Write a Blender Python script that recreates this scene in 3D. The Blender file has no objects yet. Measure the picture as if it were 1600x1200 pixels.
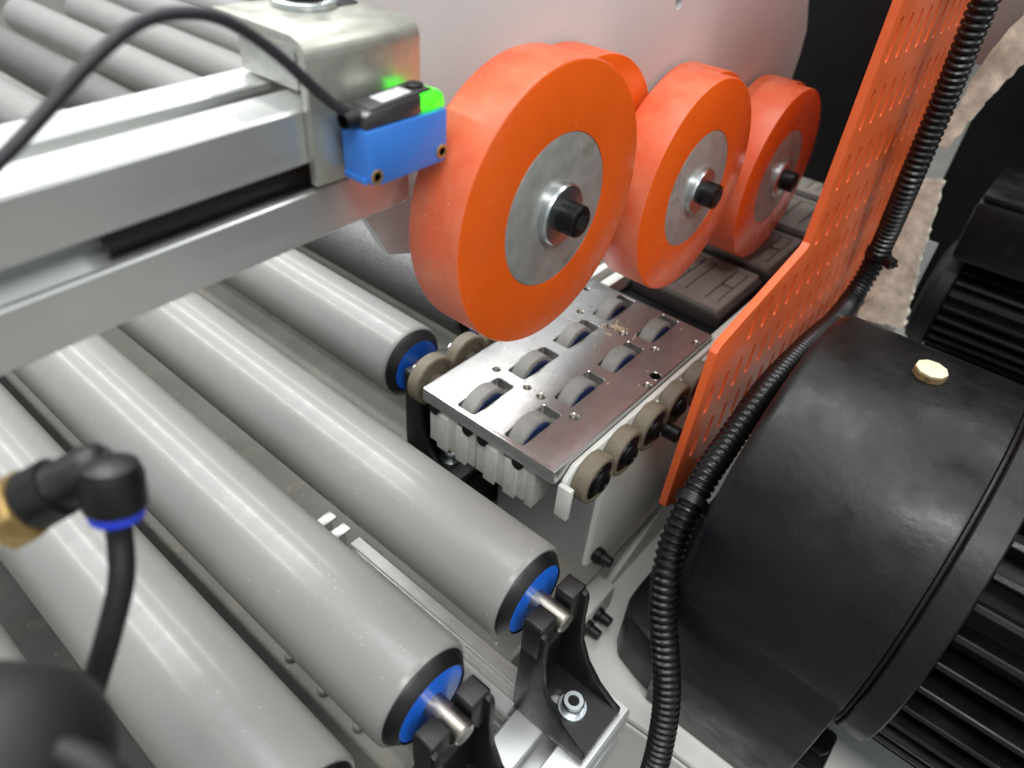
import bpy, bmesh, math, random
from mathutils import Matrix, Vector, noise as mnoise
random.seed(7)
PI = math.pi
K = 0.001            # every length below is written in millimetres
scene = bpy.context.scene
COL = scene.collection

# ------------------------------------------------------------------ camera
cam_d = bpy.data.cameras.new('camera'); cam = bpy.data.objects.new('camera', cam_d); COL.objects.link(cam)
RT = ((0.761766553716103, 0.6438113577443464, 0.07224024694637482),
      (0.45212980726713475, -0.44845251730697366, -0.7710181431727932),
      (-0.4639939170076215, 0.6199978027061221, -0.6327024337075883))
m = Matrix.Identity(4)
for i in range(3):
    m[i][0] = RT[0][i]; m[i][1] = -RT[1][i]; m[i][2] = -RT[2][i]
m[0][3], m[1][3], m[2][3] = 103.908*K, -165.630*K, 283.963*K
cam.matrix_world = m
cam_d.sensor_fit = 'HORIZONTAL'; cam_d.sensor_width = 36.0
cam_d.lens = 1104.2/1600*36.0
cam_d.clip_start = 0.01; cam_d.clip_end = 60
cam_d.dof.use_dof = True; cam_d.dof.focus_distance = 0.345; cam_d.dof.aperture_fstop = 7.5
scene.camera = cam

# ------------------------------------------------------------------ light
w = bpy.data.worlds.new('World'); scene.world = w; w.use_nodes = True
wn = w.node_tree.nodes; bg = wn['Background']
bg.inputs[0].default_value = (0.86, 0.93, 1.0, 1); bg.inputs[1].default_value = 0.44
def ceiling_lamp(x, y, z, lx, ly, power, col=(1, 0.985, 0.95)):
    l = bpy.data.lights.new('ceiling_lamp', 'AREA'); l.shape = 'RECTANGLE'; l.size = lx; l.size_y = ly
    l.energy = power; l.color = col
    o = bpy.data.objects.new('ceiling_lamp', l); COL.objects.link(o); o.location = (x, y, z)
    return o
# rows of linear hall lights hung over and beyond the roller conveyor
for y in (-0.75, 0.55, 1.9):
    ceiling_lamp(-2.3, y, 2.3, 2.9, 0.06, 38)
ceiling_lamp(-0.9, 0.1, 2.4, 2.2, 1.2, 44, (0.97, 0.99, 1.0))
ceiling_lamp(1.5, -1.1, 2.4, 2.6, 0.6, 66)
ceiling_lamp(1.7, 1.5, 2.5, 2.6, 0.25, 30)
scene.cycles.max_bounces = 7; scene.cycles.diffuse_bounces = 3; scene.cycles.glossy_bounces = 4
vs = scene.view_settings
vs.view_transform = 'Standard'; vs.look = 'None'; vs.exposure = 0.28; vs.gamma = 1.0; vs.use_curve_mapping = False
scene.render.engine = 'CYCLES'

# ------------------------------------------------------------------ materials
def lin(c):
    return tuple(((v/255)/12.92 if v/255 <= 0.04045 else ((v/255+0.055)/1.055)**2.4) for v in c)
def mat(name, col, rough=0.5, metal=0.0, vary=0.0, vscale=60, bump=0.0, bscale=900, speck=0.0, sscale=500, speck_col=(225, 220, 205),
        stretch=None, coat=0.0, coat_rough=0.15, sss=0.0, spec=0.5, rvar=0.0, blotch=None, alpha_t=0.0, emit=None, aniso=0.0, dust=0.0):
    m = bpy.data.materials.new(name); m.use_nodes = True
    nt = m.node_tree; N = nt.nodes; L = nt.links; b = N['Principled BSDF']
    base = lin(col) + (1,)
    b.inputs['Base Color'].default_value = base
    b.inputs['Roughness'].default_value = rough; b.inputs['Metallic'].default_value = metal
    b.inputs['Specular IOR Level'].default_value = spec
    b.inputs['Coat Weight'].default_value = coat; b.inputs['Coat Roughness'].default_value = coat_rough
    if aniso: b.inputs['Anisotropic'].default_value = aniso
    if sss:
        b.inputs['Subsurface Weight'].default_value = sss; b.inputs['Subsurface Radius'].default_value = (1, 0.35, 0.1)
        b.inputs['Subsurface Scale'].default_value = 0.004
    if alpha_t: b.inputs['Transmission Weight'].default_value = alpha_t
    if emit:
        b.inputs['Emission Color'].default_value = lin(emit[0]) + (1,); b.inputs['Emission Strength'].default_value = emit[1]
    tc = N.new('ShaderNodeTexCoord'); oi = N.new('ShaderNodeObjectInfo'); va = N.new('ShaderNodeVectorMath'); va.operation = 'ADD'
    L.new(tc.outputs['Object'], va.inputs[0]); L.new(oi.outputs['Random'], va.inputs[1]); vec = va.outputs[0]
    if stretch:
        mp = N.new('ShaderNodeMapping'); mp.inputs['Scale'].default_value = stretch
        L.new(vec, mp.inputs[0]); svec = mp.outputs[0]
    else: svec = vec
    def noise(scale, detail=4, v=None, rgh=0.55):
        n = N.new('ShaderNodeTexNoise'); n.inputs['Scale'].default_value = scale; n.inputs['Detail'].default_value = detail
        n.inputs['Roughness'].default_value = rgh
        L.new(v or vec, n.inputs['Vector']); return n
    def ramp(src, a, c, ca=(0, 0, 0, 1), cb=(1, 1, 1, 1)):
        r = N.new('ShaderNodeValToRGB'); r.color_ramp.elements[0].position = a; r.color_ramp.elements[1].position = c
        r.color_ramp.elements[0].color = ca; r.color_ramp.elements[1].color = cb
        L.new(src, r.inputs[0]); return r.outputs[0]
    def mix(fac, a, c):
        x = N.new('ShaderNodeMix'); x.data_type = 'RGBA'
        L.new(fac, x.inputs[0])
        for s, i in ((a, 6), (c, 7)):
            if isinstance(s, tuple): x.inputs[i].default_value = s
            else: L.new(s, x.inputs[i])
        return x.outputs[2]
    cur = base
    if vary:
        d = tuple(v*(1-vary) for v in base[:3]) + (1,); u = tuple(min(1, v*(1+vary)) for v in base[:3]) + (1,)
        cur = mix(ramp(noise(vscale, 5).outputs[0], 0.3, 0.7), d, u)
    if blotch:
        cur = mix(ramp(noise(blotch[1], 6, None, 0.65).outputs[0], blotch[2], blotch[3]), cur, lin(blotch[0]) + (1,))
    if dust:
        g = N.new('ShaderNodeNewGeometry'); sx = N.new('ShaderNodeSeparateXYZ'); L.new(g.outputs['Normal'], sx.inputs[0])
        f = N.new('ShaderNodeMath'); f.operation = 'MULTIPLY'; f.use_clamp = True; L.new(ramp(noise(1300, 3, None, 0.7).outputs[0], 0.4, 0.85), f.inputs[0]); f.inputs[1].default_value = dust
        cur = mix(f.outputs[0], cur, lin((196, 186, 168)) + (1,))
    if speck:
        sp = noise(sscale, 1)
        cur = mix(ramp(sp.outputs[0], 0.79-speck*0.1, 0.82-speck*0.1), cur, lin(speck_col) + (1,))
    if not isinstance(cur, tuple): L.new(cur, b.inputs['Base Color'])
    if rvar:
        mr = N.new('ShaderNodeMapRange'); mr.inputs[3].default_value = max(0.03, rough-rvar); mr.inputs[4].default_value = min(1, rough+rvar)
        mr.inputs[1].default_value = 0.3; mr.inputs[2].default_value = 0.7
        L.new(noise(vscale*1.7, 6, svec).outputs[0], mr.inputs[0]); L.new(mr.outputs[0], b.inputs['Roughness'])
    if bump:
        bp = N.new('ShaderNodeBump'); bp.inputs['Strength'].default_value = bump; bp.inputs['Distance'].default_value = 0.0004
        L.new(noise(bscale, 4, svec).outputs[0], bp.inputs['Height']); L.new(bp.outputs[0], b.inputs['Normal'])
    return m

M = {}
M['roller'] = mat('roller_pvc', (130, 130, 127), 0.42, 0, 0.045, 16, 0.25, 420, 0.26, 1000, (210, 210, 202), stretch=(7, 0.5, 0.5), coat=0.3, coat_rough=0.2, rvar=0.1)
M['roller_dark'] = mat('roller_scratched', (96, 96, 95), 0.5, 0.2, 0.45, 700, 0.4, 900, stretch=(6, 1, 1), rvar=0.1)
M['black_plastic'] = mat('black_plastic', (13, 13, 14), 0.42, 0, 0.2, 300, 0.25, 1800, 0.2, 1500, (120, 118, 112), rvar=0.08)
M['black_rubber'] = mat('black_rubber', (14, 14, 14), 0.6, 0, 0.15, 300, 0.2, 1500, 0.15, 1500, (110, 108, 100))
M['blue_cap'] = mat('blue_plastic', (34, 112, 232), 0.3, 0, 0.08, 200, 0.1, 900, coat=0.3)
M['steel'] = mat('bright_steel', (160, 156, 148), 0.38, 1.0, 0.15, 300, 0.1, 900, rvar=0.06)
M['zinc'] = mat('zinc_plate', (205, 212, 214), 0.3, 1.0, 0.05, 300, 0.02, 800, rvar=0.03)
M['bracket_zinc'] = mat('galvanised_sheet', (190, 191, 180), 0.4, 0.75, 0.08, 120, 0.1, 900, rvar=0.08)
M['alu'] = mat('anodised_aluminium', (214, 216, 214), 0.34, 0.75, 0.03, 60, 0.05, 1500, stretch=(1, 0.05, 1), rvar=0.06)
M['alu_cut'] = mat('sawn_aluminium', (214, 214, 208), 0.45, 0.5, 0.1, 250, 0.3, 900, rvar=0.12)
M['plate'] = mat('ground_steel_plate', (172, 173, 174), 0.24, 0.78, 0.06, 90, 0.08, 1800, 0.16, 1500, (205, 196, 176), rvar=0.04, dust=0.5)
M['orange_face'] = mat('orange_polyurethane', (230, 94, 22), 0.28, 0, 0.05, 40, 0.05, 500, 0.1, 1000, (240, 185, 140), coat=0.35, coat_rough=0.2, rvar=0.05)
M['orange_tread'] = mat('orange_polyurethane_tread', (226, 100, 60), 0.42, 0, 0.08, 60, 0.15, 1200, 0.42, 800, (240, 200, 176), blotch=((230, 134, 100), 45, 0.42, 0.8))
M['hub_disc'] = mat('worn_hub_steel', (176, 177, 172), 0.45, 0.55, 0.14, 70, 0.15, 700, 0.12, 1000, (225, 222, 214), rvar=0.12, blotch=((104, 92, 66), 70, 0.56, 0.78))
M['bolt_black'] = mat('black_oxide', (24, 24, 25), 0.38, 0.6, 0.2, 400, 0.2, 1200, 0.4, 900, (140, 138, 130))
M['wheel_grey'] = mat('grey_rubber', (124, 123, 119), 0.62, 0, 0.12, 220, 0.3, 1500, 0.4, 800, (170, 164, 150))
M['wheel_side'] = mat('grey_rubber_side', (112, 104, 88), 0.62, 0, 0.12, 220, 0.3, 1500, 0.3, 800, (160, 150, 130))
M['wheel_blue'] = mat('blue_hub', (30, 48, 88), 0.4, 0, 0.1, 200, coat=0.2)
M['white_panel'] = mat('white_painted_panel', (208, 210, 210), 0.5, 0, 0.02, 30, 0.3, 420, 0.05, 900, (120, 112, 104))
M['white_frame'] = mat('white_powder_coat', (206, 208, 202), 0.5, 0, 0.06, 25, 0.15, 1300, 0.1, 1100, (120, 116, 106))
M['grey_frame'] = mat('grey_painted_sheet', (150, 152, 151), 0.45, 0, 0.05, 25, 0.15, 1300, 0.1, 1300, (190, 188, 180))
M['tray'] = mat('grey_tray', (112, 111, 105), 0.6, 0, 0.2, 22, 0.5, 500, 0.5, 300, (180, 174, 150), blotch=((134, 128, 106), 60, 0.58, 0.78))
M['floor'] = mat('concrete', (110, 108, 102), 0.8, 0, 0.2, 6, 0.3, 60)
M['black_paint'] = mat('black_machine_paint', (12, 12, 13), 0.4, 0, 0.25, 30, 0.4, 200, 0.1, 1100, (80, 78, 74), coat=0.0, rvar=0.14, spec=0.4, blotch=((17, 17, 18), 16, 0.5, 0.8))
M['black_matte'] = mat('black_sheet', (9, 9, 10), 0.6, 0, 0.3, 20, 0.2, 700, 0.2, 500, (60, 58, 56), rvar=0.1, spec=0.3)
M['pad'] = mat('chain_pad_rubber_shaded', (52, 48, 46), 0.6, 0, 0.05, 120, 0.3, 1300, rvar=0.1)  # pad body darker than its tread: groove shade put into the colour
M['pad_top'] = mat('chain_pad_tread', (122, 115, 110), 0.42, 0, 0.05, 100, 0.3, 1300, rvar=0.1)
M['guard'] = mat('orange_powder_coat', (230, 101, 48), 0.42, 0, 0.05, 80, 0.35, 1700, 0.25, 700, (245, 180, 150), coat=0.2)
M['hose'] = mat('black_corrugated_plastic', (13, 13, 14), 0.34, 0, 0.2, 200, 0.15, 1500, 0.3, 800, (110, 108, 104), coat=0.1)
M['cream'] = mat('cream_plug', (214, 208, 178), 0.5, 0, 0.05, 120, 0.2, 700)
M['cream_dirty'] = mat('cream_plug_dirty_rim', (120, 98, 62), 0.6, 0, 0.5, 160)
M['felt'] = mat('beige_felt', (206, 200, 184), 0.95, 0, 0.35, 90, 1.0, 160, blotch=((122, 110, 86), 25, 0.52, 0.8))
M['sensor_blue'] = mat('blue_housing', (58, 124, 214), 0.4, 0, 0.03, 100, 0.12, 1500)
M['sensor_grey'] = mat('smoked_cover', (64, 62, 62), 0.25, 0, 0.1, 200, coat=0.4, spec=0.6)
M['sensor_top'] = mat('dark_cover_plate', (58, 58, 60), 0.45, 0, 0.1, 200)
M['label'] = mat('white_label', (222, 222, 220), 0.5)
M['label_mark'] = mat('printed_marks', (110, 108, 106), 0.6)
M['led'] = mat('green_light', (70, 250, 40), 0.3, emit=((60, 255, 20), 3.2))
M['led_cover_glow'] = mat('green_glow_clear_cover', (150, 225, 130), 0.12, alpha_t=0.85, emit=((70, 255, 30), 0.12))  # cover emits weak green itself, lamp light put into the material
M['brass'] = mat('brass', (176, 148, 96), 0.45, 0.75, 0.2, 300, rvar=0.1)
M['hole_shade'] = mat('painted_hole_shade', (12, 11, 11), 0.8)  # near-black colour standing in for shade inside holes
M['collar_blue'] = mat('blue_release_ring', (40, 62, 200), 0.4)
M['cable'] = mat('dark_cable', (38, 36, 42), 0.5)
M['wood'] = mat('pale_wood', (206, 184, 146), 0.8, 0, 0.15, 400)

# ------------------------------------------------------------------ mesh helpers
class B:
    """collects shapes given in millimetres, world coordinates"""
    def __init__(s): s.bm = bmesh.new()
    def box(s, a, b, bev=0.0, seg=2):
        r = bmesh.ops.create_cube(s.bm, size=1.0); vs = r['verts']
        for v in vs:
            v.co = Vector([(a[i]+b[i])/2 + v.co[i]*(b[i]-a[i]) for i in range(3)])
        if bev:
            es = list({e for v in vs for e in v.link_edges})
            bmesh.ops.bevel(s.bm, geom=es, offset=bev, segments=seg, profile=0.5, affect='EDGES')
        return s
    def lathe(s, prof, y, z, n=48, mats=None, axis='x', cap=True):
        """profile of (along-axis, radius) turned about an axis parallel to x (or z, y)"""
        rings = []
        def P(a, r, t):
            c, q = r*math.cos(t), r*math.sin(t)
            if axis == 'x': return (a, y+c, z+q)
            if axis == 'z': return (y+c, z+q, a)
            return (y+q, a, z+c)
        for a, r in prof:
            if r < 1e-6: rings.append([s.bm.verts.new(P(a, 0, 0))])
            else: rings.append([s.bm.verts.new(P(a, r, 2*PI*i/n)) for i in range(n)])
        for k in range(len(rings)-1):
            A, C = rings[k], rings[k+1]; mi = mats[k] if mats else 0
            for i in range(n):
                j = (i+1) % n
                if len(A) == 1 and len(C) == 1: continue
                if len(A) == 1: f = s.bm.faces.new((A[0], C[i], C[j]))
                elif len(C) == 1: f = s.bm.faces.new((A[i], C[0], A[j]))
                else: f = s.bm.faces.new((A[i], C[i], C[j], A[j]))
                f.material_index = mi
        return s
    def fill(s, outer, holes, to3, vec, bev_top=0.0, bev_hole=0.0):
        """flat sheet with holes: 2D loops -> 3D by to3, extruded along vec; bevels the rim where asked"""
        bm2 = bmesh.new(); es = []
        hole_v = []
        for k, lp in enumerate([outer]+holes):
            vs = [bm2.verts.new(to3(*p)) for p in lp]
            if k == 0: outer_v = vs
            else: hole_v.append(vs)
            es += [bm2.edges.new((vs[i], vs[(i+1) % len(vs)])) for i in range(len(vs))]
        bmesh.ops.triangle_fill(bm2, use_beauty=True, edges=es)
        ov = set(outer_v)
        outer_e = [bm2.edges.get((outer_v[i], outer_v[(i+1) % len(outer_v)])) for i in range(len(outer_v))]
        r = bmesh.ops.extrude_face_region(bm2, geom=bm2.faces[:])
        bmesh.ops.translate(bm2, verts=[v for v in r['geom'] if isinstance(v, bmesh.types.BMVert)], vec=vec)
        if bev_hole:
            he = [bm2.edges.get((q[i], q[(i+1) % len(q)])) for q in hole_v for i in range(len(q))]
            bmesh.ops.bevel(bm2, geom=[e for e in he if e and e.is_valid], offset=bev_hole, segments=1, affect='EDGES')
        if bev_top:
            bmesh.ops.bevel(bm2, geom=[e for e in outer_e if e and e.is_valid], offset=bev_top, segments=2, profile=0.6, affect='EDGES')
        bmesh.ops.recalc_face_normals(bm2, faces=bm2.faces[:])
        me = bpy.data.meshes.new('t'); bm2.to_mesh(me); bm2.free(); s.bm.from_mesh(me); bpy.data.meshes.remove(me)
        return s
    def prism(s, pts, to3, vec, bev=0.0, seg=2):
        bm2 = bmesh.new()
        vs = [bm2.verts.new(to3(*p)) for p in pts]; f = bm2.faces.new(vs)
        r = bmesh.ops.extrude_face_region(bm2, geom=[f])
        bmesh.ops.translate(bm2, verts=[v for v in r['geom'] if isinstance(v, bmesh.types.BMVert)], vec=vec)
        bmesh.ops.recalc_face_normals(bm2, faces=bm2.faces[:])
        if bev:
            bmesh.ops.bevel(bm2, geom=bm2.edges[:], offset=bev, segments=seg, profile=0.5, affect='EDGES', clamp_overlap=True)
        me = bpy.data.meshes.new('t'); bm2.to_mesh(me); bm2.free(); s.bm.from_mesh(me); bpy.data.meshes.remove(me)
        return s
    def tube(s, pts, rad, n=14, cap=True):
        """pts list of Vector; rad float or list"""
        pts = [Vector(p) for p in pts]; rings = []
        up = Vector((0.13, 0.21, 0.97)); prev = None
        for i, p in enumerate(pts):
            t = (pts[min(i+1, len(pts)-1)] - pts[max(i-1, 0)]).normalized()
            if prev is None: a = t.cross(up).normalized()
            else: a = (prev - t*prev.dot(t)).normalized()
            prev = a; b = t.cross(a); r = rad[i] if isinstance(rad, (list, tuple)) else rad
            rings.append([s.bm.verts.new(p + a*r*math.cos(2*PI*k/n) + b*r*math.sin(2*PI*k/n)) for k in range(n)])
        for A, C in zip(rings, rings[1:]):
            for k in range(n): s.bm.faces.new((A[k], A[(k+1) % n], C[(k+1) % n], C[k]))
        if cap:
            s.bm.faces.new(rings[0][::-1]); s.bm.faces.new(rings[-1])
        return s
    def move(s, f):
        for v in s.bm.verts: v.co = Vector(f(v.co))
        return s
def spline(P, step=2.0):
    P = [Vector(p) for p in P]; P = [P[0]*2-P[1]] + P + [P[-1]*2-P[-2]]; out = []
    for i in range(1, len(P)-2):
        a, b, c, d = P[i-1:i+3]; n = max(4, int((c-b).length/0.5))
        for k in range(n):
            t = k/n
            out.append(0.5*((2*b)+(c-a)*t+(2*a-5*b+4*c-d)*t*t+(3*b-a-3*c+d)*t**3))
    out.append(P[-2])
    res = [out[0]]; acc = 0
    for p, q in zip(out, out[1:]):
        L = (q-p).length; acc += L
        if acc >= step: res.append(q); acc = 0
    return res
def wpos(o):
    v = Vector((0, 0, 0))
    while o: v += o.location; o = o.parent
    return v
def obj(name, b, mats, parent=None, at=(0, 0, 0), smooth=35):
    """one mesh object; vertices are world millimetres, kept relative to its parent (or to 'at')"""
    me = bpy.data.meshes.new(name)
    org = wpos(parent) if parent else Vector(at)*K
    bmesh.ops.recalc_face_normals(b.bm, faces=b.bm.faces[:])
    for v in b.bm.verts: v.co = v.co*K - org
    b.bm.to_mesh(me); b.bm.free()
    for mm in (mats if isinstance(mats, (list, tuple)) else [mats]): me.materials.append(M[mm])
    if smooth:
        me.polygons.foreach_set('use_smooth', [True]*len(me.polygons)); me.set_sharp_from_angle(angle=math.radians(smooth))
    o = bpy.data.objects.new(name, me); COL.objects.link(o)
    if parent: o.parent = parent
    else: o.location = org
    return o
def tag(o, label, cat, group=None, kind=None):
    o['label'] = label; o['category'] = cat
    if group: o['group'] = group
    if kind: o['kind'] = kind
    return o
def thing(name, label, cat, at, group=None):
    o = bpy.data.objects.new(name, None); o.empty_display_size = 0.01; COL.objects.link(o); o.location = Vector(at)*K
    return tag(o, label, cat, group)
def copy_tree(o, dloc, parent=None):
    c = o.copy(); COL.objects.link(c); c.parent = parent
    if parent is None: c.location = o.location + Vector(dloc)*K
    for ch in o.children: copy_tree(ch, (0, 0, 0), c)
    return c
def circle(cx, cy, r, n=16): return [(cx+r*math.cos(2*PI*i/n), cy+r*math.sin(2*PI*i/n)) for i in range(n)]
def rrect(x0, y0, x1, y1, r, n=4):
    out = []
    for cx, cy, a in ((x1-r, y1-r, 0), (x0+r, y1-r, 90), (x0+r, y0+r, 180), (x1-r, y0+r, 270)):
        for i in range(n+1):
            t = math.radians(a+90*i/n); out.append((cx+r*math.cos(t), cy+r*math.sin(t)))
    return out
def hexpts(cx, cy, r, a=0): return [(cx+r*math.cos(a+i*PI/3), cy+r*math.sin(a+i*PI/3)) for i in range(6)]
def t_profile(S, slot, d, inner, lip, r=1.2):
    """square T-slot extrusion section, centred"""
    h = S/2; side = []
    # one side (top, left to right) then rotate
    seg = [(-h+r, h), (-slot/2-0.6, h), (-slot/2, h-0.6), (-slot/2, h-lip), (-inner/2, h-lip), (-inner/2, h-d*0.72), (-inner/4, h-d), (inner/4, h-d),
           (inner/2, h-d*0.72), (inner/2, h-lip), (slot/2, h-lip), (slot/2, h-0.6), (slot/2+0.6, h), (h-r, h)]
    out = []
    for k in range(4):
        a = -k*PI/2
        for x, y in seg: out.append((x*math.cos(a)-y*math.sin(a), x*math.sin(a)+y*math.cos(a)))
    return out

# ================================================================== SETTING
o = obj('floor', B().box((-6000, -6000, -640), (6000, 6000, -620)), 'floor'); o['kind'] = 'structure'

# grey tray under the rollers, with dome screws
t = thing('drip_tray', 'grey dusty steel tray lying in shadow under the rollers', 'tray', (-400, 0, -112))
obj('tray_floor', B().box((-1300, -560, -115), (-16, 700, -112)), 'tray', t)
obj('tray_lip', B().box((-16, -560, -115), (-13, 80, -96)), 'tray', t)
for x, y in ((-55, -64), (-85, -64), (-115, -64)):
    obj('dome_screw', B().lathe([(-111.9, 3.6), (-110.5, 3.4), (-109.3, 2.3), (-108.8, 0)], x, y, 20, axis='z'), 'tray', t)

# ------------------------------------------------------------------ aluminium rail under the near brackets
t = thing('bracket_rail', 'silver aluminium slotted rail carrying the black roller brackets', 'rail', (36, -100, -112))
pr = t_profile(44, 9, 12, 18, 3.5)
obj('extrusion', B().prism([(36+a, -90+b) for a, b in pr], lambda x, z: (x, 22, z), (0, -600, 0)), 'alu', t)
obj('groove_strip', B().box((58.05, -560, -83), (58.6, 20, -81.2), 0.2), 'alu', t)
t = thing('cross_rail', 'silver slotted rail running under the gap between the two capped rollers', 'rail', (-60, -12, -112))
pr = t_profile(24, 7, 7, 11, 2.5)
obj('extrusion', B().prism([(-13+a, -75+b) for a, b in pr], lambda y, z: (-122, y, z), (135, 0, 0)), 'alu', t)
for k, (x0, x1) in enumerate(((-150, -143), (-137, -130))):
    obj('joint_plate', B().box((x0, -26, -64), (x1, -2, -62), 0.4), 'alu', t)
    obj('joint_web', B().box((x0+1, -25, -95), (x0+3, -3, -64.1), 0.3), 'alu', t)
obj('joint_rod', B().lathe([(-150, 3), (-121, 3)], -14, -70, 16), 'steel', t)

# ------------------------------------------------------------------ white frame under the roller table
t = thing('machine_stand', 'white and grey painted sheet metal stand under the roller plate', 'stand', (-60, 240, -640))
obj('front_panel', B().box((-104, 108, -300), (-28, 110.5, 4)), 'grey_frame', t)
obj('corner_fold', B().prism([(-28, 108), (-25, 109.5), (-22, 124), (-25, 124), (-27, 113), (-28, 110.5)], lambda x, y: (x, y, -300), (0, 0, 298), 0.4), 'white_frame', t)
obj('side_panel', B().box((-25, 124.1, -164.9), (-22, 620, 12), 0.6), 'white_frame', t)
obj('top_flange', B().box((-31, 231, 12.1), (-8, 620, 16), 0.6), 'white_frame', t)
bs = B()
bs.prism([(-40, 58), (10, 66), (62, 70), (420, 78), (420, 640), (-40, 640)], lambda x, y: (x, y, -170), (0, 0, 5), 0.8)
obj('base_plate', bs, 'white_frame', t)
obj('base_skirt', B().prism([(-40, 56), (10, 64), (62, 68), (420, 76), (420, 78), (62, 70), (10, 66), (-40, 58)], lambda x, y: (x, y, -330), (0, 0, 159)), 'white_frame', t)
obj('stand_foot', B().box((-24, 84, -164.9), (-8.5, 130, -140), 1.5), 'white_frame', t)
obj('weld_rib', B().prism([(124.2, -164.8), (260, -164.8), (260, -90), (190, -135)], lambda y, z: (-22, y, z), (5, 0, 0), 0.6), 'white_frame', t)
# black plastic bolt caps on the frame
for xo, y, z, lab in ((-22, 117, -104, 'black plastic bolt cap highest on the white stand corner'),
                      (-8.4, 96, -152, 'black bolt cap low on the white stand, left of a pair'),
                      (-8.4, 109, -151, 'black bolt cap low on the white stand, right of a pair')):
    tt = thing('bolt_cap', lab, 'bolt cap', (xo+1, y, z), 'bolt caps on the white stand')
    obj('skirt', B().lathe([(xo-2, 5.6), (xo+3.2, 5.4), (xo+4, 4.2), (xo+4, 0)], y, z, 24), 'black_plastic', tt)
    obj('cap', B().lathe([(xo+3.8, 4.2), (xo+11, 3.7), (xo+11.4, 3.3), (xo+11.4, 1.9), (xo+10, 1.8), (xo+10, 0)], y, z, 24), 'black_plastic', tt)

# ------------------------------------------------------------------ conveyor rollers
def roller_parts(t, x1, y, tubemat='roller', full=True, L=950):
    r = 25
    tube = B().lathe([(x1-L, r), (x1-L*0.5, r), (x1-3.0, r), (x1-1.0, r-0.35), (x1, r-1.1), (x1, r-2.2), (x1-2, r-2.4)], y, 0, 96)
    obj('tube', tube, tubemat, t)
    obj('end_cap', B().lathe([(x1-1.5, 22.9), (x1+0.2, 22.8), (x1+1.0, 22.4), (x1+4.6, 19.2), (x1+5.2, 18.6), (x1+5.0, 18.2), (x1+3.5, 18.0)], y, 0, 72), 'black_plastic', t)
    obj('hub', B().lathe([(x1+3.4, 18.1), (x1+4.6, 18.0), (x1+4.8, 17.4), (x1+4.9, 16.5), (x1+4.9, 0)], y, 0, 64), 'blue_cap', t)
    obj('shaft', B().lathe([(x1+2, 5.4), (x1+22.6, 5.4), (x1+23.6, 4.6), (x1+23.6, 0)], y, 0, 36), 'steel', t)
RG = 'conveyor rollers'
RL = [(0, 0, 'roller', 'grey roller with bright blue end, shaft in the bracket with the silver bolt'),
      (0, -66.8, 'roller', 'grey roller with bright blue end, shaft in the bracket cut by the bottom edge'),
      (0, -127, 'roller', 'grey roller along the bottom left whose end rim just shows at the bottom edge'),
      (0, -190, 'roller', 'grey roller in the bottom left corner, mostly hidden by the blurred black hose'),
      (-164.5, 83, 'roller', 'shorter grey roller with dark blue end beside the roller plate'),
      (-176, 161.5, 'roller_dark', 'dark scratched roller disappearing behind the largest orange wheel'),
      (-180, 245, 'roller', 'grey roller beyond the beam, third from the top corner, under the cable arch'),
      (-180, 327.5, 'roller', 'grey roller beyond the beam passing just left of the sensor bracket top'),
      (-180, 411, 'roller', 'grey roller beyond the beam touching the sensor bracket top'),
      (-180, 494, 'roller', 'farthest grey roller, a sliver at the top edge above the sensor bracket')]
for x1, y, tm, lab in RL:
    t = thing('conveyor_roller', lab, 'roller', (x1-475, y, -25), RG)
    roller_parts(t, x1, y, tm)

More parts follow.
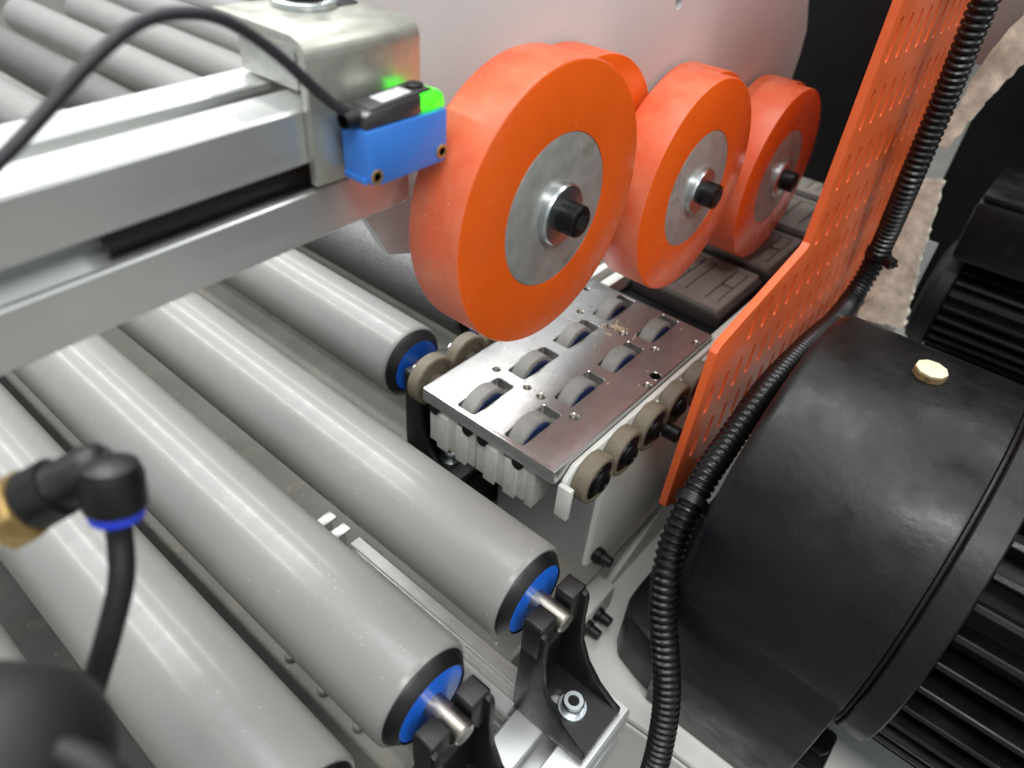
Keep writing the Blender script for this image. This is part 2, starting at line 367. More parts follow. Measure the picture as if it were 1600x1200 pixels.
# ------------------------------------------------------------------ black roller brackets
def bracket(x, y, label, bolt=True):
    t = thing('roller_bracket', label, 'bracket', (x+33, y, -68), 'black roller brackets')
    b = B()
    # fork: outline in y,z with the shaft slot, extruded along x
    fork = [(-16.6, -66), (16.6, -66), (16.6, 6), (15.5, 8.4), (6.2, 8.4), (6.0, -1)] + [(6.0*math.cos(a), -1+6.0*math.sin(a)) for a in [-PI*k/10 for k in range(1, 10)]] + [(-6.0, -1), (-6.2, 8.4), (-15.5, 8.4), (-16.6, 6)]
    b.prism([(y+p, q) for p, q in fork], lambda yy, z: (x+11.5, yy, z), (4.0, 0, 0), 0.5)
    # thick prongs
    for s in (-1, 1):
        pr = [(s*5.9, 10), (s*15.8, 10), (s*17.2, 8.2), (s*17.2, -12), (s*11, -16), (s*5.9, -4)]
        b.prism([(y+p, q) for p, q in pr], lambda yy, z: (x+11.2, yy, z), (9.8, 0, 0), 0.6)
        # gusset, outline in x,z
        gus = [(20, 6.8), (23.2, 5.6), (24.2, 2), (24.6, -14), (26.5, -30), (32, -43), (41, -54), (50, -60.2), (54.5, -62.2), (54.5, -67.8), (11.3, -67.8), (11.3, 6)]
        yo = y + (s*17 if s < 0 else s*13.6)
        b.prism([(x+p, q) for p, q in gus], lambda xx, z: (xx, yo, z), (0, 3.4, 0), 0.7)
    # rounded cradle rib under the slot
    b.prism([(y-9, -16), (y+9, -16), (y+8, -3), (y+6.2, -2)] + [(y+6.1*math.cos(a), -1+6.1*math.sin(a)) for a in [-PI*k/8 for k in range(1, 8)]] + [(y-6.2, -2), (y-8, -3)], lambda yy, z: (x+15.3, yy, z), (5.2, 0, 0), 0.4)
    obj('body', b, 'black_plastic', t)
    obj('foot', B().fill(rrect(x+15.4, y-13.8, x+54.5, y+13.8, 1.5), [[(x+33+9.5*p, y+3.6*q) for p, q in [(math.cos(a)*0.4+(0.6 if math.cos(a) > 0 else -0.6), math.sin(a)) for a in [2*PI*(k+0.5)/20 for k in range(20)]]]], lambda px, py: (px, py, -62), (0, 0, -5.8)), 'black_plastic', t)
    bx, by = x+36, y
    obj('washer', B().lathe([(-62, 4.6), (-62, 7.6), (-60.6, 7.6), (-60.2, 7.2), (-60.2, 4)], bx, by, 36, axis='z'), 'zinc', t)
    bo = obj('bolt', B().lathe([(-60.3, 5.5), (-60.2, 5.8), (-55.2, 5.6), (-54.4, 4.9), (-54.4, 2.9), (-54.9, 2.6)], bx, by, 36, axis='z'), 'zinc', t)
    obj('socket', B().prism(hexpts(bx, by, 2.8, 0.3), lambda px, py: (px, py, -58), (0, 0, 3.25)), 'bolt_black', bo)  # black fill paints the shade of the hex recess
    return t
bracket(0, 0, 'black forked bracket with silver socket bolt holding the upper blue-capped roller')
bracket(0, -66.8, 'black forked bracket at the bottom edge holding the lower blue-capped roller')
bracket(0, -127, 'black forked bracket of the bottom left roller, at the bottom edge')
bracket(-164.5, 83, 'black bracket in shadow left of the roller plate')
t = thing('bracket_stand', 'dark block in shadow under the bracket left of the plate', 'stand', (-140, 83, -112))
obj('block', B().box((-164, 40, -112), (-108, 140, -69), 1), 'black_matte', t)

# ------------------------------------------------------------------ roller plate
tab = thing('roller_table', 'polished steel plate set with eight small wheels under the orange wheels', 'roller plate', (-76, 141, -20))
X0, X1, Y0, Y1, ZT, TH = -124.8, -27.2, 53.6, 228.3, 20, 9
slots = [(x, y) for x in (-100, -65) for y in (57, 101.3, 145.5, 190)]
holes = [(px_, py_, r_+0.35) for px_, py_, r_ in [(-105.3, 97.1, 2.1), (-81.3, 97.2, 2.1), (-70.4, 96.7, 2.4), (-46.1, 96, 2.4), (-31.2, 150.5, 2.2), (-106.8, 186, 2.1), (-81.9, 186, 2.1), (-71.5, 185.7, 2.4),
         (-47.2, 185.4, 2.2), (-31.6, 211.8, 2.1), (-121, 213.4, 2.1)]]
HB = (-32.2, 161.8, 3.9)
hl = [rrect(x, y, x+13, y+35.2, 1.7) for x, y in slots] + [circle(x, y, r, 16) for x, y, r in holes] + [circle(HB[0], HB[1], HB[2], 20)]
obj('plate', B().fill(rrect(X0, Y0, X1, Y1, 1.4, 3), hl, lambda x, y: (x, y, ZT), (0, 0, -TH), 1.3, 0.4), 'plate', tab, smooth=20)
for x, y, r in holes:
    obj('threaded_hole', B().lathe([(ZT-0.15, r-0.03), (ZT-0.4, r-0.35)] + sum([[(ZT-0.6-k*0.7, r-0.35), (ZT-0.95-k*0.7, r-0.6)] for k in range(9)], []) + [(ZT-7, 0)], x, y, 20, axis='z'), 'steel', tab)
sc = obj('socket_screw', B().lathe([(ZT-6, 3.7), (ZT-0.9, 3.7), (ZT-0.5, 3.4), (ZT-0.5, 2.0), (ZT-3, 1.9), (ZT-3, 0)], HB[0], HB[1], 28, axis='z'), 'bolt_black', tab)
obj('screw_rim', B().lathe([(ZT+0.05, 3.95), (ZT+0.12, 4.2), (ZT-0.2, 4.5), (ZT-0.5, 3.9)], HB[0], HB[1], 28, axis='z'), 'zinc', sc)
for k, (x, y) in enumerate(slots):
    cy, cz, R = y+15.2, 9.6, 16.6
    wv = obj('wheel', B().lathe([(x+1.6, 12), (x+1.4, R-0.9), (x+2.2, R), (x+10.4, R), (x+11.2, R-0.8), (x+11.3, 14.2), (x+10.9, 13.8)], cy, cz, 72), 'wheel_grey', tab)
    obj('hub', B().lathe([(x+10.8, 14.2), (x+11.6, 13.6), (x+11.6, 6), (x+11.2, 5), (x+11.2, 0)], cy, cz, 48), 'wheel_blue', wv)
# side bar and side wheels, right
bar = B().prism([(60, -10), (232, -10), (232, 17), (68, 17), (60, 10)], lambda y, z: (-26.6, y, z), (3.2, 0, 0), 0.5)
obj('side_bar', bar, 'white_frame', tab)
obj('bar_end', B().box((-26.4, 57, -14), (-18, 60.5, 9), 0.5), 'white_frame', tab)
for k, y in enumerate((79, 107.6, 136.2, 164.8, 193.4)):
    zc, R = 4.4, 15.0
    wv = obj('side_wheel', B().lathe([(-23.2, 10), (-23.2, R-0.8), (-22.4, R), (-14.6, R), (-13.6, R-0.9), (-13.4, 12.2), (-14.6, 11.8)], y, zc, 64), 'wheel_side', tab)
    obj('wheel_core', B().lathe([(-14.8, 12), (-14.2, 11.4), (-14.4, 9.4), (-13.6, 9.0), (-13.4, 7.2)], y, zc, 40), 'bolt_black', wv)
    obj('button_screw', B().lathe([(-15, 7.4), (-12.2, 7.2), (-10.6, 5.6), (-9.8, 3.0), (-10.8, 2.6), (-10.8, 0)], y, zc, 32), 'bolt_black', wv)
obj('end_screw', B().lathe([(-13, 5), (-3.6, 5), (-3, 4.4), (-3, 2.4), (-5, 2.2), (-5, 0)], 150.5, -4, 28), 'bolt_black', tab)
# left side wheels
for k, y in enumerate((73.5, 104.5, 135.5)):
    zc, R = 7.8, 16.2
    wv = obj('side_wheel', B().lathe([(-142, 9), (-142, R-0.8), (-141.2, R), (-134.2, R), (-133.3, R-0.9), (-133.2, 12.8), (-134.8, 12.2)], y, zc, 64), 'wheel_side', tab)
    obj('wheel_core', B().lathe([(-134.6, 12.6), (-134, 11.6), (-134.2, 6), (-131, 5), (-126, 4.6)], y, zc, 36), 'wheel_side', wv)
    obj('axle_nut', B().lathe([(-142, 6), (-147, 6), (-147.5, 4), (-151, 3.6), (-151, 0)], y, zc, 16), 'zinc', wv)
# blocks below
for k, (a, c) in enumerate(((-120.5, -84.2), (-83, -47))):
    bl = B().box((a, 56, -19), (c, 216, 10.8), 0.5)
    bo = obj('support_block', bl, 'alu_cut', tab)
    for gx in (a+9.5, a+24.5):
        obj('ridge', B().box((gx-2.4, 54.6, -20.5), (gx+6.0, 56.2, 6.0), 0.3), 'alu_cut', bo)
    for gx in (a+5, c-5.2):
        obj('screw_head', B().lathe([(53.9, 0), (53.9, 3.6), (57, 3.6)], gx, 8.2, 24, axis='y'), 'bolt_black', bo)
obj('end_lug', B().box((-46.9, 57, -22), (-41.5, 74, 10.8), 0.5), 'alu_cut', tab)
obj('column', B().box((-112, 112, -112), (-60, 210, -19.2), 1.0), 'grey_frame', tab)

# wood shavings on the plate
b = B()
rs = random.Random(5)
for k in range(26):
    if k < 14: cx, cy = rs.gauss(-78, 7), rs.gauss(189, 6)
    else: cx, cy = rs.uniform(-118, -34), rs.uniform(60, 222)
    if any(x-1 < cx < x+14 and y-1 < cy < y+36 for x, y in slots): cx = -76
    a = rs.uniform(0, 2*PI); n = 7; Lg = rs.uniform(2.0, 7.0) if k < 14 else rs.uniform(0.5, 1.4); cr = rs.uniform(-2.2, 2.2)
    P = []
    for i in range(n):
        u = i/(n-1)-0.5; an = a+cr*u
        P.append(Vector((cx+Lg*u*math.cos(an), cy+Lg*u*math.sin(an), ZT+0.35+1.1*abs(u)*abs(cr)*0.5)))
    b.tube(P, [0.3 if k < 14 else 0.35]*n, 5)
s = obj('wood_shavings', b, 'wood'); tag(s, 'small pale wood shavings scattered on the steel plate', 'shavings', kind='stuff')

# ------------------------------------------------------------------ feed chain
t = thing('chain_track', 'black chain track behind the steel plate', 'track', (-70, 420, -60))
obj('track_bed', B().box((-126, 231, -60), (-33, 760, 8)), 'black_matte', t)
obj('guide_bar', B().box((-120, 229, 8.1), (-112, 760, 20), 0.6), 'white_frame', t)
obj('guide_bar', B().box((-134, 229, 8.1), (-128, 760, 20), 0.6), 'white_frame', t)
def chain_pad(y0, label):
    t = thing('chain_pad', label, 'chain pad', (-71, y0+36, 8.2), 'rubber pads of the feed chain')
    xr, xl = -35.5, -107
    obj('pad', B().prism([(xr, 8.3), (xr+0.0, 17), (xr-2.6, 18.6), (xl+2.6, 18.6), (xl, 17), (xl, 8.3)], lambda x, z: (x, y0, z), (0, 73, 0), 0.8), 'pad', t)
    fr = rrect(xl+3.4, y0+2.2, xr-3.2, y0+70.8, 2)
    inner = rrect(xl+10, y0+12, xr-8.6, y0+64.5, 1.2)
    obj('rim', B().fill(fr, [inner], lambda x, y: (x, y, 22), (0, 0, -3.5), 0.5), 'pad_top', t)
    for x0, x1, a, c in ((-79.5, -70.9, 12.8, 63.6), (-69.9, -54.6, 12.8, 63.6), (-53.6, -45.2, 12.8, 36.8), (-53.6, -45.2, 40.4, 63.6), (-96.2, -80.5, 12.8, 36.8), (-96.2, -80.5, 40.4, 63.6)):
        obj('tread_block', B().box((x0, y0+a, 18.5), (x1, y0+c, 21.9), 0.8), 'pad_top', t)
for k, lab in enumerate(('rubber chain pad nearest the steel plate', 'rubber chain pad second from the steel plate, under the third orange wheel',
                         'rubber chain pad third from the steel plate', 'farthest visible rubber chain pad, by the black panel')):
    chain_pad(253.5+84*k, lab)

# ------------------------------------------------------------------ pressure beam: white panel, wheels
PH = -0.2203; CP, SP = math.cos(PH), math.sin(PH)
beam = thing('pressure_beam', 'white pressure beam panel carrying two staggered rows of orange wheels', 'pressure beam', (-95, 240, 30))
pan = [(20, 124.8), (33, 120.6), (200, 78), (440, 20)] + [(470, 100), (474, 116), (476.5, 140), (474, 160), (456, 186), (445, 320), (440, 420), (10, 420), (9, 200), (8, 147)]
obj('panel', B().fill(pan, [circle(245.5, 203.5, 4.2, 20)], lambda y, z: (-110, y, z), (-4, 0, 0), 1.5), 'white_panel', beam)
obj('hole_shade_sheet', B().box((-118, 230, 190), (-117, 262, 222)), 'black_matte', beam)  # black sheet added behind the hole to paint its shade
def wheel(x, s, label):
    y, z, R, Wd = 61.99+s*CP, 153.66+s*SP, 60.2, 26.6
    xb = x-Wd
    prof = [(xb, 34), (xb, R-2.0), (xb+0.7, R-0.5), (xb+2.0, R), (x-1.2, R), (x-0.35, R-0.35), (x, R-1.2), (x, 33.3), (x-0.8, 33.1)]
    t = obj('wheel', B().lathe(prof, y, z, 160, mats=[0, 0, 1, 1, 1, 0, 0, 0]), ['orange_face', 'orange_tread'], beam)
    t['label'] = label
    obj('hub_disc', B().lathe([(xb+0.5, 33.2), (x-0.6, 33.2), (x-0.15, 32.9), (x+0.1, 32.2), (x+0.1, 10)], y, z, 96), 'hub_disc', t)
    obj('washer', B().lathe([(x, 13.4), (x+3.2, 13.4), (x+4.2, 12.6), (x+4.4, 11.8), (x+4.4, 6)], y, z, 56), 'zinc', t)
    obj('bolt', B().lathe([(x+3.5, 6.9), (x+11.9, 6.9), (x+12.6, 6.4), (x+12.9, 5.7), (x+12.9, 3.6), (x+12.7, 3.5)], y, z, 44), 'bolt_black', t)
    obj('socket', B().prism(hexpts(y, z, 3.7, 0.4), lambda yy, zz: (x+8, yy, zz), (4.85, 0, 0)), 'hole_shade', t)  # solid dark plug, recess shade painted by its colour
wheel(-51.5, 0, 'largest orange wheel, nearest the blue sensor, with stained steel hub')
wheel(-51.5, 140.5, 'middle orange wheel of the front row, black bolt in clean steel hub')
wheel(-51.5, 278.7, 'smallest looking orange wheel of the front row, nearest the slotted orange guard')
wheel(-80.5, 66, 'orange wheel of the back row peeking out behind the largest wheel')
wheel(-80.5, 203, 'orange wheel of the back row, a rim showing above the middle wheel')
wheel(-80.5, 343, 'orange wheel of the back row, a sliver above the third wheel')

# ------------------------------------------------------------------ black panel beyond
t = thing('black_bulkhead', 'scratched black sheet panel right of the white panel', 'panel', (-60, 545, 20))
obj('sheet', B().box((-300, 541, 19), (6, 545, 520), 0.8), 'black_matte', t)
obj('edge_strip', B().box((2, 536, 19), (7, 540.9, 520), 0.5), 'grey_frame', t)
obj('rivet', B().lathe([(540.9, 5), (539.5, 4.6), (538.8, 3), (538.6, 0)], -48, 150, 20, axis='y'), 'black_matte', t)

# ------------------------------------------------------------------ orange slotted guard
t = thing('slotted_guard', 'orange steel guard plate with rows of narrow upright slots', 'guard', (10, 280, -60))
out = [(160, -60), (124.8, -36), (125.2, -20), (130.5, 76), (134, 80), (228.5, 99.4), (231.4, 102), (233, 232), (233.5, 330), (470, 330), (470, -60)]
sl = []
for i in range(20):
    for j in range(-4, 9):
        yc, zb = 141.3+17.15*i, 62.8+33.72*j
        if zb < -52 or yc > 462 or zb+24 > 324: continue
        top = 130 if yc < 131 else 9999
        lim = 76 if yc < 133 else (80+(yc-134)*0.205 if yc < 229 else 9999)
        if yc < 240 and zb+23 > (80+(yc-134)*0.205)-2.5 and yc < 233.5: continue
        if yc < 131 or zb < -44+max(0, 160-yc)*0.7: continue
        w2 = 2.4; L2 = 21.5
        sl.append([(yc+w2*math.cos(a), zb+w2+w2*math.sin(a)) for a in [PI+PI*k/5 for k in range(6)]] + [(yc+w2*math.cos(a), zb+L2-w2+w2*math.sin(a)) for a in [PI*k/5 for k in range(6)]])
obj('sheet', B().fill(out, sl, lambda y, z: (10, y, z), (-4.6, 0, 0), 0.7), 'guard', t)

# ------------------------------------------------------------------ corrugated hose and ties
HP = [(82, 14, -190), (81, 24, -158), (78.5, 34, -128), (73, 42, -99.6), (66.6, 48, -77.9), (56.8, 54, -55.3), (46, 61, -35.1), (39, 69, -16.7), (34.5, 79, -3.6), (32.5, 91, 9), (31, 108, 19), (30.5, 127, 26), (30, 171, 41), (29, 238, 37), (27, 300, 24),
      (26, 338, 26), (27, 352, 46), (28, 350, 72), (29, 341, 95), (30, 331, 120), (30, 327.3, 147), (30, 324.4, 173.6), (30, 318, 200), (30, 314, 224), (30, 311, 260), (30, 310, 320)]
def uniform(P, step):
    fine = spline(P, 0.01); out = [fine[0]]; acc = 0.0; need = step
    for p, q in zip(fine, fine[1:]):
        L = (q-p).length
        while L > 0 and acc+L >= need:
            out.append(p.lerp(q, (need-acc)/L)); need += step
        acc += L
    return out
pts = uniform(HP, 1.03)
rad = [(7.5, 7.5, 6.3, 6.5)[i % 4] for i in range(len(pts))]
t = thing('corrugated_hose', 'black corrugated cable hose curving along the orange guard', 'hose', (40, 90, -60))
obj('tube', B().tube(pts, rad, 28), 'hose', t)
def tie(i, label):
    p, q = pts[i], pts[i+1]; ax = (q-p).normalized()
    t = thing('cable_tie', label, 'cable tie', tuple(p))
    ring = []
    a = ax.cross(Vector((0, 0, 1))).normalized(); c = ax.cross(a)
    b = B()
    n = 36; R0, R1, h = 7.5, 8.5, 2.4
    V = [[b.bm.verts.new(p + ax*dh + (a*math.cos(2*PI*k/n)+c*math.sin(2*PI*k/n))*r) for r, dh in ((R0, -h), (R1, -h), (R1, h), (R0, h))] for k in range(n)]
    for k in range(n):
        for j in range(4): b.bm.faces.new((V[k][j], V[k][(j+1) % 4], V[(k+1) % n][(j+1) % 4], V[(k+1) % n][j]))
    obj('band', b, 'black_plastic', t)
    d = Vector((0.55, -0.25, -0.75)); d = (d - ax*d.dot(ax)).normalized(); e = ax.cross(d)
    hb = B().box((-2.6, -3.2, -3.4), (5.2, 3.2, 3.4), 0.6)
    hb.move(lambda v: p + d*(10.2+v.x) + e*v.y + ax*v.z)
    hd = obj('head', hb, 'black_plastic', t)
    tl = B().box((0, -2.0, -0.6), (5.5, 2.0, 0.6), 0.2); tl.move(lambda v: p + d*(15+v.x*0.6) + e*v.y*0.8 + ax*(v.z+1))
    obj('tail', tl, 'black_plastic', hd)
def nearest(q): return min(range(len(pts)-2), key=lambda i: (pts[i]-Vector(q)).length)
tie(nearest((32, 95, 11)), 'black cable tie on the hose at the lower tip of the orange guard')
tie(nearest((27.5, 352, 58)), 'black cable tie on the hose beside the beige felt')

# ------------------------------------------------------------------ motor with bell housing
MY, MZ = 162, -3
t = thing('bell_motor', 'large black motor with bell housing and finned body at right', 'motor', (120, 162, -130))
obj('bell', B().lathe([(46.5, 0), (46.5, 93), (47.5, 96), (50, 97.6), (53, 98), (90, 98), (135.4, 98), (136.6, 97.5), (137.1, 96.4), (137.2, 94)], MY, MZ, 160), 'black_paint', t)
obj('seam_bead', B().lathe([(136.9, 95.2), (137.4, 97.0), (138.2, 97.4), (139.0, 96.8), (139.3, 95)], MY, MZ, 128), 'black_plastic', t)
obj('flange_ring', B().lathe([(139.2, 94), (139.5, 97.3), (140.3, 98.2), (152, 98.2), (152.8, 97.4), (153, 94), (153, 70)], MY, MZ, 128), 'black_paint', t)
obj('core', B().lathe([(150, 76), (420, 76)], MY, MZ, 64), 'black_matte', t)
for k in range(40):
    a = 2*PI*k/40
    fb = B().box((153.2, -1.6, 74), (420, 1.6, 94), 0.5, 1)
    fb.move(lambda v: (v.x, MY + v.y*math.cos(a) + v.z*math.sin(a), MZ - v.y*math.sin(a) + v.z*math.cos(a)))
    obj('fin', fb, 'black_paint', t)
obj('foot', B().prism([(86, -164.6), (76, -100), (68.5, -50), (66.5, -24), (257, -24), (256, -60), (252, -164.6)], lambda y, z: (48, y, z), (88.5, 0, 0), 2), 'black_paint', t)
obj('motor_base', B().prism([(9, 124), (10, 110), (18, 99), (34, 94), (47.5, 91), (47.8, 262), (9, 262)], lambda x, y: (x, y, -164.8), (0, 0, 49.5), 3), 'black_paint', t)
ft = obj('foot_lug', B().box((136.7, 104, -164.7), (154, 140, -146), 3), 'black_paint', t)
obj('foot_bolt', B().prism(hexpts(145, 121, 7), lambda x, y: (x, y, -146.2), (0, 0, 6), 0.6), 'bolt_black', ft)
pl = obj('plug', B().lathe([(93, 7.4), (97.6, 7.4), (98.2, 6.9)], 97.2, 162, 9, axis='z'), 'cream_dirty', t)
obj('plug_top', B().prism(circle(97.2, 162, 7.1, 9), lambda x, y: (x, y, 98.0), (0, 0, 0.7), 0.25), 'cream', pl)
# ------------------------------------------------------------------ felt strips, second motor, cabinet
def felt(name_label, poly, y, th, seed):
    rs = random.Random(seed); pts2 = []
    for i in range(len(poly)):
        a, c = Vector(poly[i]), Vector(poly[(i+1) % len(poly)]); n = max(2, int((c-a).length/3))
        for k in range(n):
            p = a.lerp(c, k/n); pts2.append((p.x+rs.uniform(-1.1, 1.1), p.y+rs.uniform(-1.1, 1.1)))
    o = obj('felt_strip', B().fill(pts2, [], lambda x, z: (x, y, z), (0, th, 0)), 'felt')
    return tag(o, name_label, 'felt strip', 'beige felt strips')
felt('long beige felt strip at the top right behind the hose', [(60, 260), (40, 215), (27, 178), (21, 116), (29, 114), (38, 146), (47, 172), (62, 208), (90, 250)], 430, 8, 3)
felt('short beige felt strip between the hose and the second motor', [(24, 89), (37, 91), (41, 62), (45, 36), (52, 2), (58, -30), (22, -36), (20, 20)], 430, 8, 4)
t = thing('cover_sheet', 'pale metal cover behind the felt strips', 'cover', (60, 470, -60))
obj('sheet', B().box((10, 462, 165), (44, 465, 420), 0.5), 'grey_frame', t)
obj('lower_sheet', B().box((10, 462, -60), (50, 465, 34), 0.5), 'grey_frame', t)
t = thing('second_motor', 'black finned motor with terminal box at the right edge', 'motor', (150, 560, -110))
obj('end_bell', B().lathe([(50, 0), (50, 38), (53, 48), (60, 53), (70, 53), (72, 46)], 560, -48, 64), 'black_matte', t)
obj('core', B().lathe([(71, 42), (420, 42)], 560, -48, 48), 'black_matte', t)
for k in range(28):
    a = 2*PI*k/28
    fb = B().box((72.2, -1.5, 40), (420, 1.5, 52), 0.4, 1)
    fb.move(lambda v: (v.x, 560 + v.y*math.cos(a) + v.z*math.sin(a), -48 - v.y*math.sin(a) + v.z*math.cos(a)))
    obj('fin', fb, 'black_matte', t)
bx = obj('terminal_box', B().box((58, 510, 6), (170, 600, 60), 5), 'black_paint', t)
obj('box_lid', B().box((60, 512, 60.1), (168, 598, 66), 2), 'black_paint', bx)
obj('motor_foot', B().box((90, 500, -164.7), (240, 620, -92), 3), 'black_paint', t)
t = thing('machine_cabinet', 'dark machine cabinet filling the background at right', 'cabinet', (150, 690, -129))
obj('panel', B().box((6, 690, -165), (900, 700, 900)), 'black_matte', t)
obj('conduit_rail', B().box((60, 640, 130), (900, 660, 160), 2), 'black_matte', t)
t = thing('floor_rail', 'pale rail low behind the bell housing at the right edge', 'rail', (150, 420, -129))
obj('bar', B().box((70, 400, -164.7), (420, 420, -100), 1), 'white_frame', t)
for x in (120, 200): obj('post', B().box((x, 396, -164.7), (x+7, 399.8, -70), 0.6), 'black_matte', t)

# ------------------------------------------------------------------ aluminium beam
t = thing('sensor_beam', 'blurred silver aluminium slotted beam across the upper left', 'beam', (-104.5, -150, 163))
S = 44.5
pr = t_profile(S, 9.6, 14, 21, 2.6, 0.9)
bb = B().prism([(-104.4+a, 185.6+b) for a, b in pr], lambda x, z: (x, 7, z), (0, -420, 0))
bb.move(lambda v: (v.x, v.y, v.z + 0.034*(v.y+40)))
obj('extrusion', bb, 'alu', t)
si = B().box((-91.5, -100, 180.5), (-87.5, 6, 190.5), 0.3); si.move(lambda v: (v.x, v.y, v.z + 0.034*(v.y+40)))
obj('slot_strip', si, 'black_plastic', t)  # black strip recessed in the slot, keeps the groove dark near the bracket
# sensor bracket
t = thing('sensor_bracket', 'folded galvanised sheet bracket bolted on the beam end', 'bracket', (-80, -13, 184))
L_ = []
prof = [(-81.8, 184), (-78.4, 184), (-78.4, 222.5)] + [(-84.0+5.6*math.cos(a), 222.7+5.6*math.sin(a)) for a in [PI/2*k/6 for k in range(1, 6)]] + [(-84, 228.3), (-124, 228.3), (-124, 225), (-85, 225)] + [(-84.4+2.5*math.cos(a), 222.6+2.4*math.sin(a)) for a in [PI/2*(6-k)/6 for k in range(1, 6)]] + [(-81.8, 222)]
obj('sheet', B().prism(prof, lambda x, z: (x, -36, z), (0, 46, 0), 0.25), 'bracket_zinc', t)
obj('slot', B().prism(rrect(-116, -11, -104, 8.5, 4.5), lambda x, y: (x, y, 228.0), (0, 0, 0.42)), 'hole_shade', t)  # flat dark patch painting the shaded slot opening, sheet is not cut
obj('spacer', B().box((-122, -30, 209.3), (-92, 4, 224.9), 0.6), 'alu_cut', t)
obj('washer', B().lathe([(228.5, 5), (228.5, 11), (230.2, 11), (230.6, 10.4), (230.6, 5)], -112.5, -9.5, 40, axis='z'), 'zinc', t)
obj('bolt', B().lathe([(230.5, 7.6), (237.6, 7.6), (238.6, 6.8), (238.6, 4.2), (235, 4), (235, 0)], -112.5, -9.5, 40, axis='z'), 'bolt_black', t)
# sensor
t = thing('light_sensor', 'small blue photoelectric sensor with glowing green lamp', 'sensor', (-70, -9, 186))
body = B().prism([(-25.0, 186), (-21, 185.4), (7.2, 186), (8.5, 187.4), (8.5, 204.0), (-26.6, 203.6), (-26.6, 187.4)], lambda y, z: (-64, y, z), (-12.5, 0, 0), 0.7)
obj('housing', body, 'sensor_blue', t)
obj('rib', B().box((-75.5, -27.3, 186.4), (-65, -26.5, 188.6), 0.3), 'sensor_blue', t)
for y, z in ((-23.4, 188.7), (5.9, 189.9)):
    br = obj('bushing', B().lathe([(-64.5, 2.5), (-63.75, 2.5), (-63.6, 2.3), (-63.6, 1.5), (-65, 1.4)], y, z, 24), 'brass', t)
    obj('bore', B().lathe([(-64.0, 1.48), (-64.0, 0)], y, z, 16), 'brass', br)
obj('cover', B().prism([(-26.2, 203.8), (-26.2, 207.6), (-24.6, 208.8), (-2.6, 210.2), (-2.6, 204.2)], lambda y, z: (-64.6, y, z), (-11.4, 0, 0), 0.6), 'sensor_grey', t)
obj('lamp_cover', B().prism([(-2.5, 204.2), (-2.5, 210.2), (4.4, 210.6), (7.0, 209.2), (8.1, 206.4), (8.1, 204.4)], lambda y, z: (-64.6, y, z), (-11.4, 0, 0), 0.8), 'led_cover_glow', t)
obj('lamp', B().box((-72.5, 1.2, 204.8), (-65.6, 6.2, 208.6), 1.2), 'led', t)
tp = obj('top_plate', B().prism([(-23.6, 208.7), (-22.8, 209.7), (1.6, 211.6), (2.6, 211.0), (2.6, 210.5), (-2.6, 210.1)], lambda y, z: (-65.3, y, z), (-9.4, 0, 0), 0.4), 'sensor_top', t)
def slope(y): return 209.75+(y+22.8)*0.0779
obj('label', B().prism([(-72.8, -17.5), (-66.6, -17.5), (-66.6, -8.5), (-72.8, -8.5)], lambda x, y: (x, y, slope(y)+0.05), (0, 0, 0.1)), 'label', tp)
obj('label', B().prism([(-72.8, -8.0), (-66.6, -8.0), (-66.6, -5.4), (-72.8, -5.4)], lambda x, y: (x, y, slope(y)+0.05), (0, 0, 0.1)), 'label', tp)
for k, y in enumerate((-16.4, -13.6, -10.6, -6.8)):
    obj('printed_line', B().prism([(-71.8, y), (-68+k*0.3, y), (-68+k*0.3, y+0.45), (-71.8, y+0.45)], lambda x, yy: (x, yy, slope(yy)+0.14), (0, 0, 0.06)), 'label_mark', tp)
obj('button', B().lathe([(211.2, 3.0), (212.2, 2.9), (212.5, 2.4), (212.0, 1.6), (212.0, 0)], -69.8, -1.0, 28, axis='z'), 'black_plastic', tp)
# sensor cable
CPt = [(-70, -24, 206.5), (-71, -30, 209.5), (-73, -37, 216), (-74, -45, 224.4), (-75, -53, 231.5), (-75, -62, 237.2), (-75, -71, 239.6), (-75, -82, 239), (-75.5, -94, 233), (-76, -108.3, 223), (-76, -118, 216.6), (-77, -140, 203)]
o = obj('sensor_cable', B().tube(spline(CPt, 1.2), 1.7, 18), 'cable'); tag(o, 'dark cable arching from the blue sensor over the beam', 'cable')
bts = B().lathe([(-30.5, 2.6), (-26.4, 3.2), (-25, 3.2)], -70.2, 206.4, 20, axis='y')
o = obj('cable_gland', bts, 'black_plastic'); o.parent = t; o.location = o.location - t.location

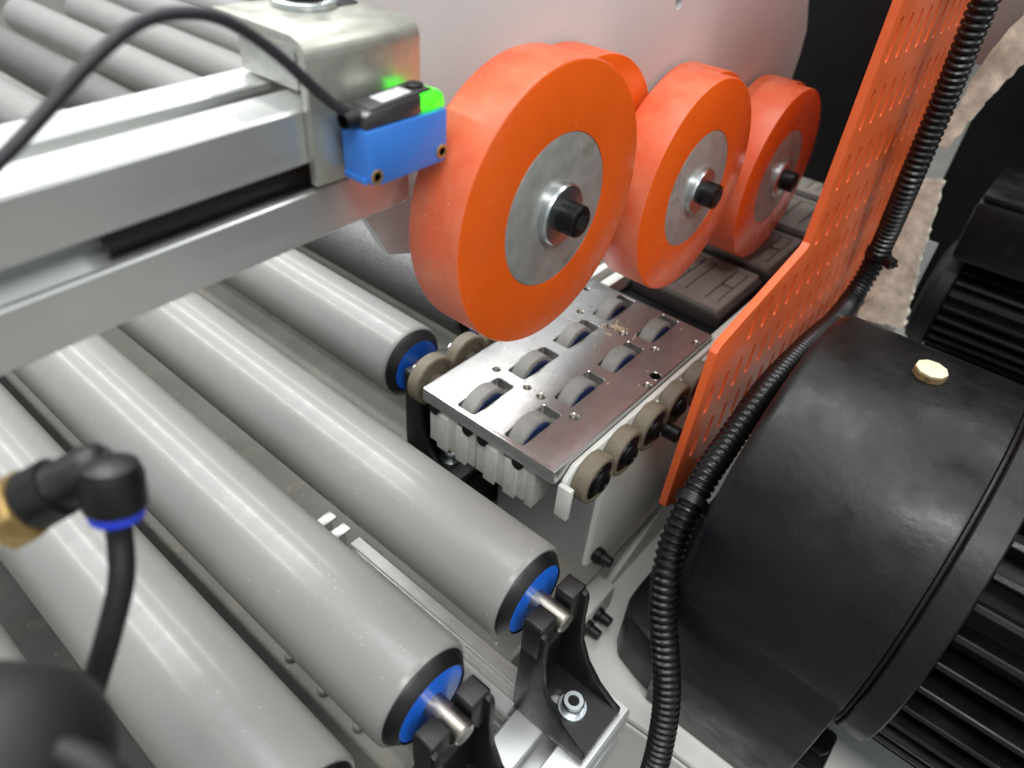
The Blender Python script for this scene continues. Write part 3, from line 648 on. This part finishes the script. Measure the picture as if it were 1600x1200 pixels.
# ------------------------------------------------------------------ pneumatic fitting, left
t = thing('air_fitting', 'blurred black elbow air fitting with blue ring and brass nut', 'fitting', (-38, -140, 140))
A_, B_ = Vector((-52, -158.6, 144.4)), Vector((-37.6, -133.8, 158.2))
ax = (B_-A_).normalized()
def along(b_, org, dirv):
    d = dirv.normalized(); a = d.cross(Vector((0.2, 0.1, 1))).normalized(); c = d.cross(a)
    return b_.move(lambda v: org + d*v.x + a*v.y + c*v.z)
obj('elbow_body', along(B().lathe([(13, 0), (13, 6.6), (14, 7.4), (21, 7.4), (21, 6.4), (24, 5.8), (30, 5.8), (33, 5.0), (34.4, 3.4), (34.8, 0)], 0, 0, 40), A_, ax), 'black_plastic', t)
nb = B().prism(hexpts(0, 0, 9.0, 0.4), lambda y, z: (6, y, z), (7.4, 0, 0), 0.8)
obj('nut', along(nb, A_, ax), 'brass', t)
obj('thread', along(B().lathe([(-12, 6.5), (6.2, 6.5)], 0, 0, 28), A_, ax), 'cream', t)
dv = Vector((0.09, -0.12, -0.48)).normalized()
H0 = Vector((-31.5, -134.2, 156.5))
obj('outlet', along(B().lathe([(-6.5, 0), (-6.4, 3), (-5, 6.0), (-2, 7.0), (5.6, 7.0), (6.4, 6.4), (6.4, 4)], 0, 0, 40), H0, dv), 'black_plastic', t)
obj('bridge', along(B().box((-3, -5.2, -5.0), (8, 5.2, 5.0), 2.2), Vector((-38.5, -135.5, 156.5)), Vector((0.8, 0.1, -0.3))), 'black_plastic', t)
obj('release_ring', along(B().lathe([(6.0, 6.0), (6.6, 6.3), (8.6, 6.1), (9.2, 5.4), (9.2, 3.4)], 0, 0, 36), H0, dv), 'collar_blue', t)
TP = [H0+dv*7, H0+dv*14, (-24.0, -142, 135), (-20.8, -149.5, 124.5), (-18.6, -158.5, 112), (-17.5, -168, 98)]
o = obj('air_tube', B().tube(spline(TP, 1.2), 3.0, 18), 'black_rubber'); tag(o, 'short black air tube hanging from the blue ringed fitting', 'tube')
# black valve in the corner
t = thing('corner_valve', 'very blurred black valve body in the bottom left corner', 'valve', (8, -166, 150))
vb = B().lathe([(-34, 0), (-33, 11), (-28, 17), (-20, 19), (2, 19), (9, 17.5), (14.5, 12.5), (17.5, 6), (18, 0)], 0, 0, 40)
along(vb, Vector((5, -177.5, 141)), Vector((0.62, 0.45, 0.1)))
obj('body', vb, 'black_rubber', t)
obj('hose_stub', B().tube(spline([(8, -173, 148), (16, -168.5, 150.5), (24, -165.5, 149.5), (29.5, -165, 145.5), (33, -166.5, 139), (35, -169, 131)], 1), 3.0, 18), 'black_rubber', t)

# ------------------------------------------------------------------ check helper values end
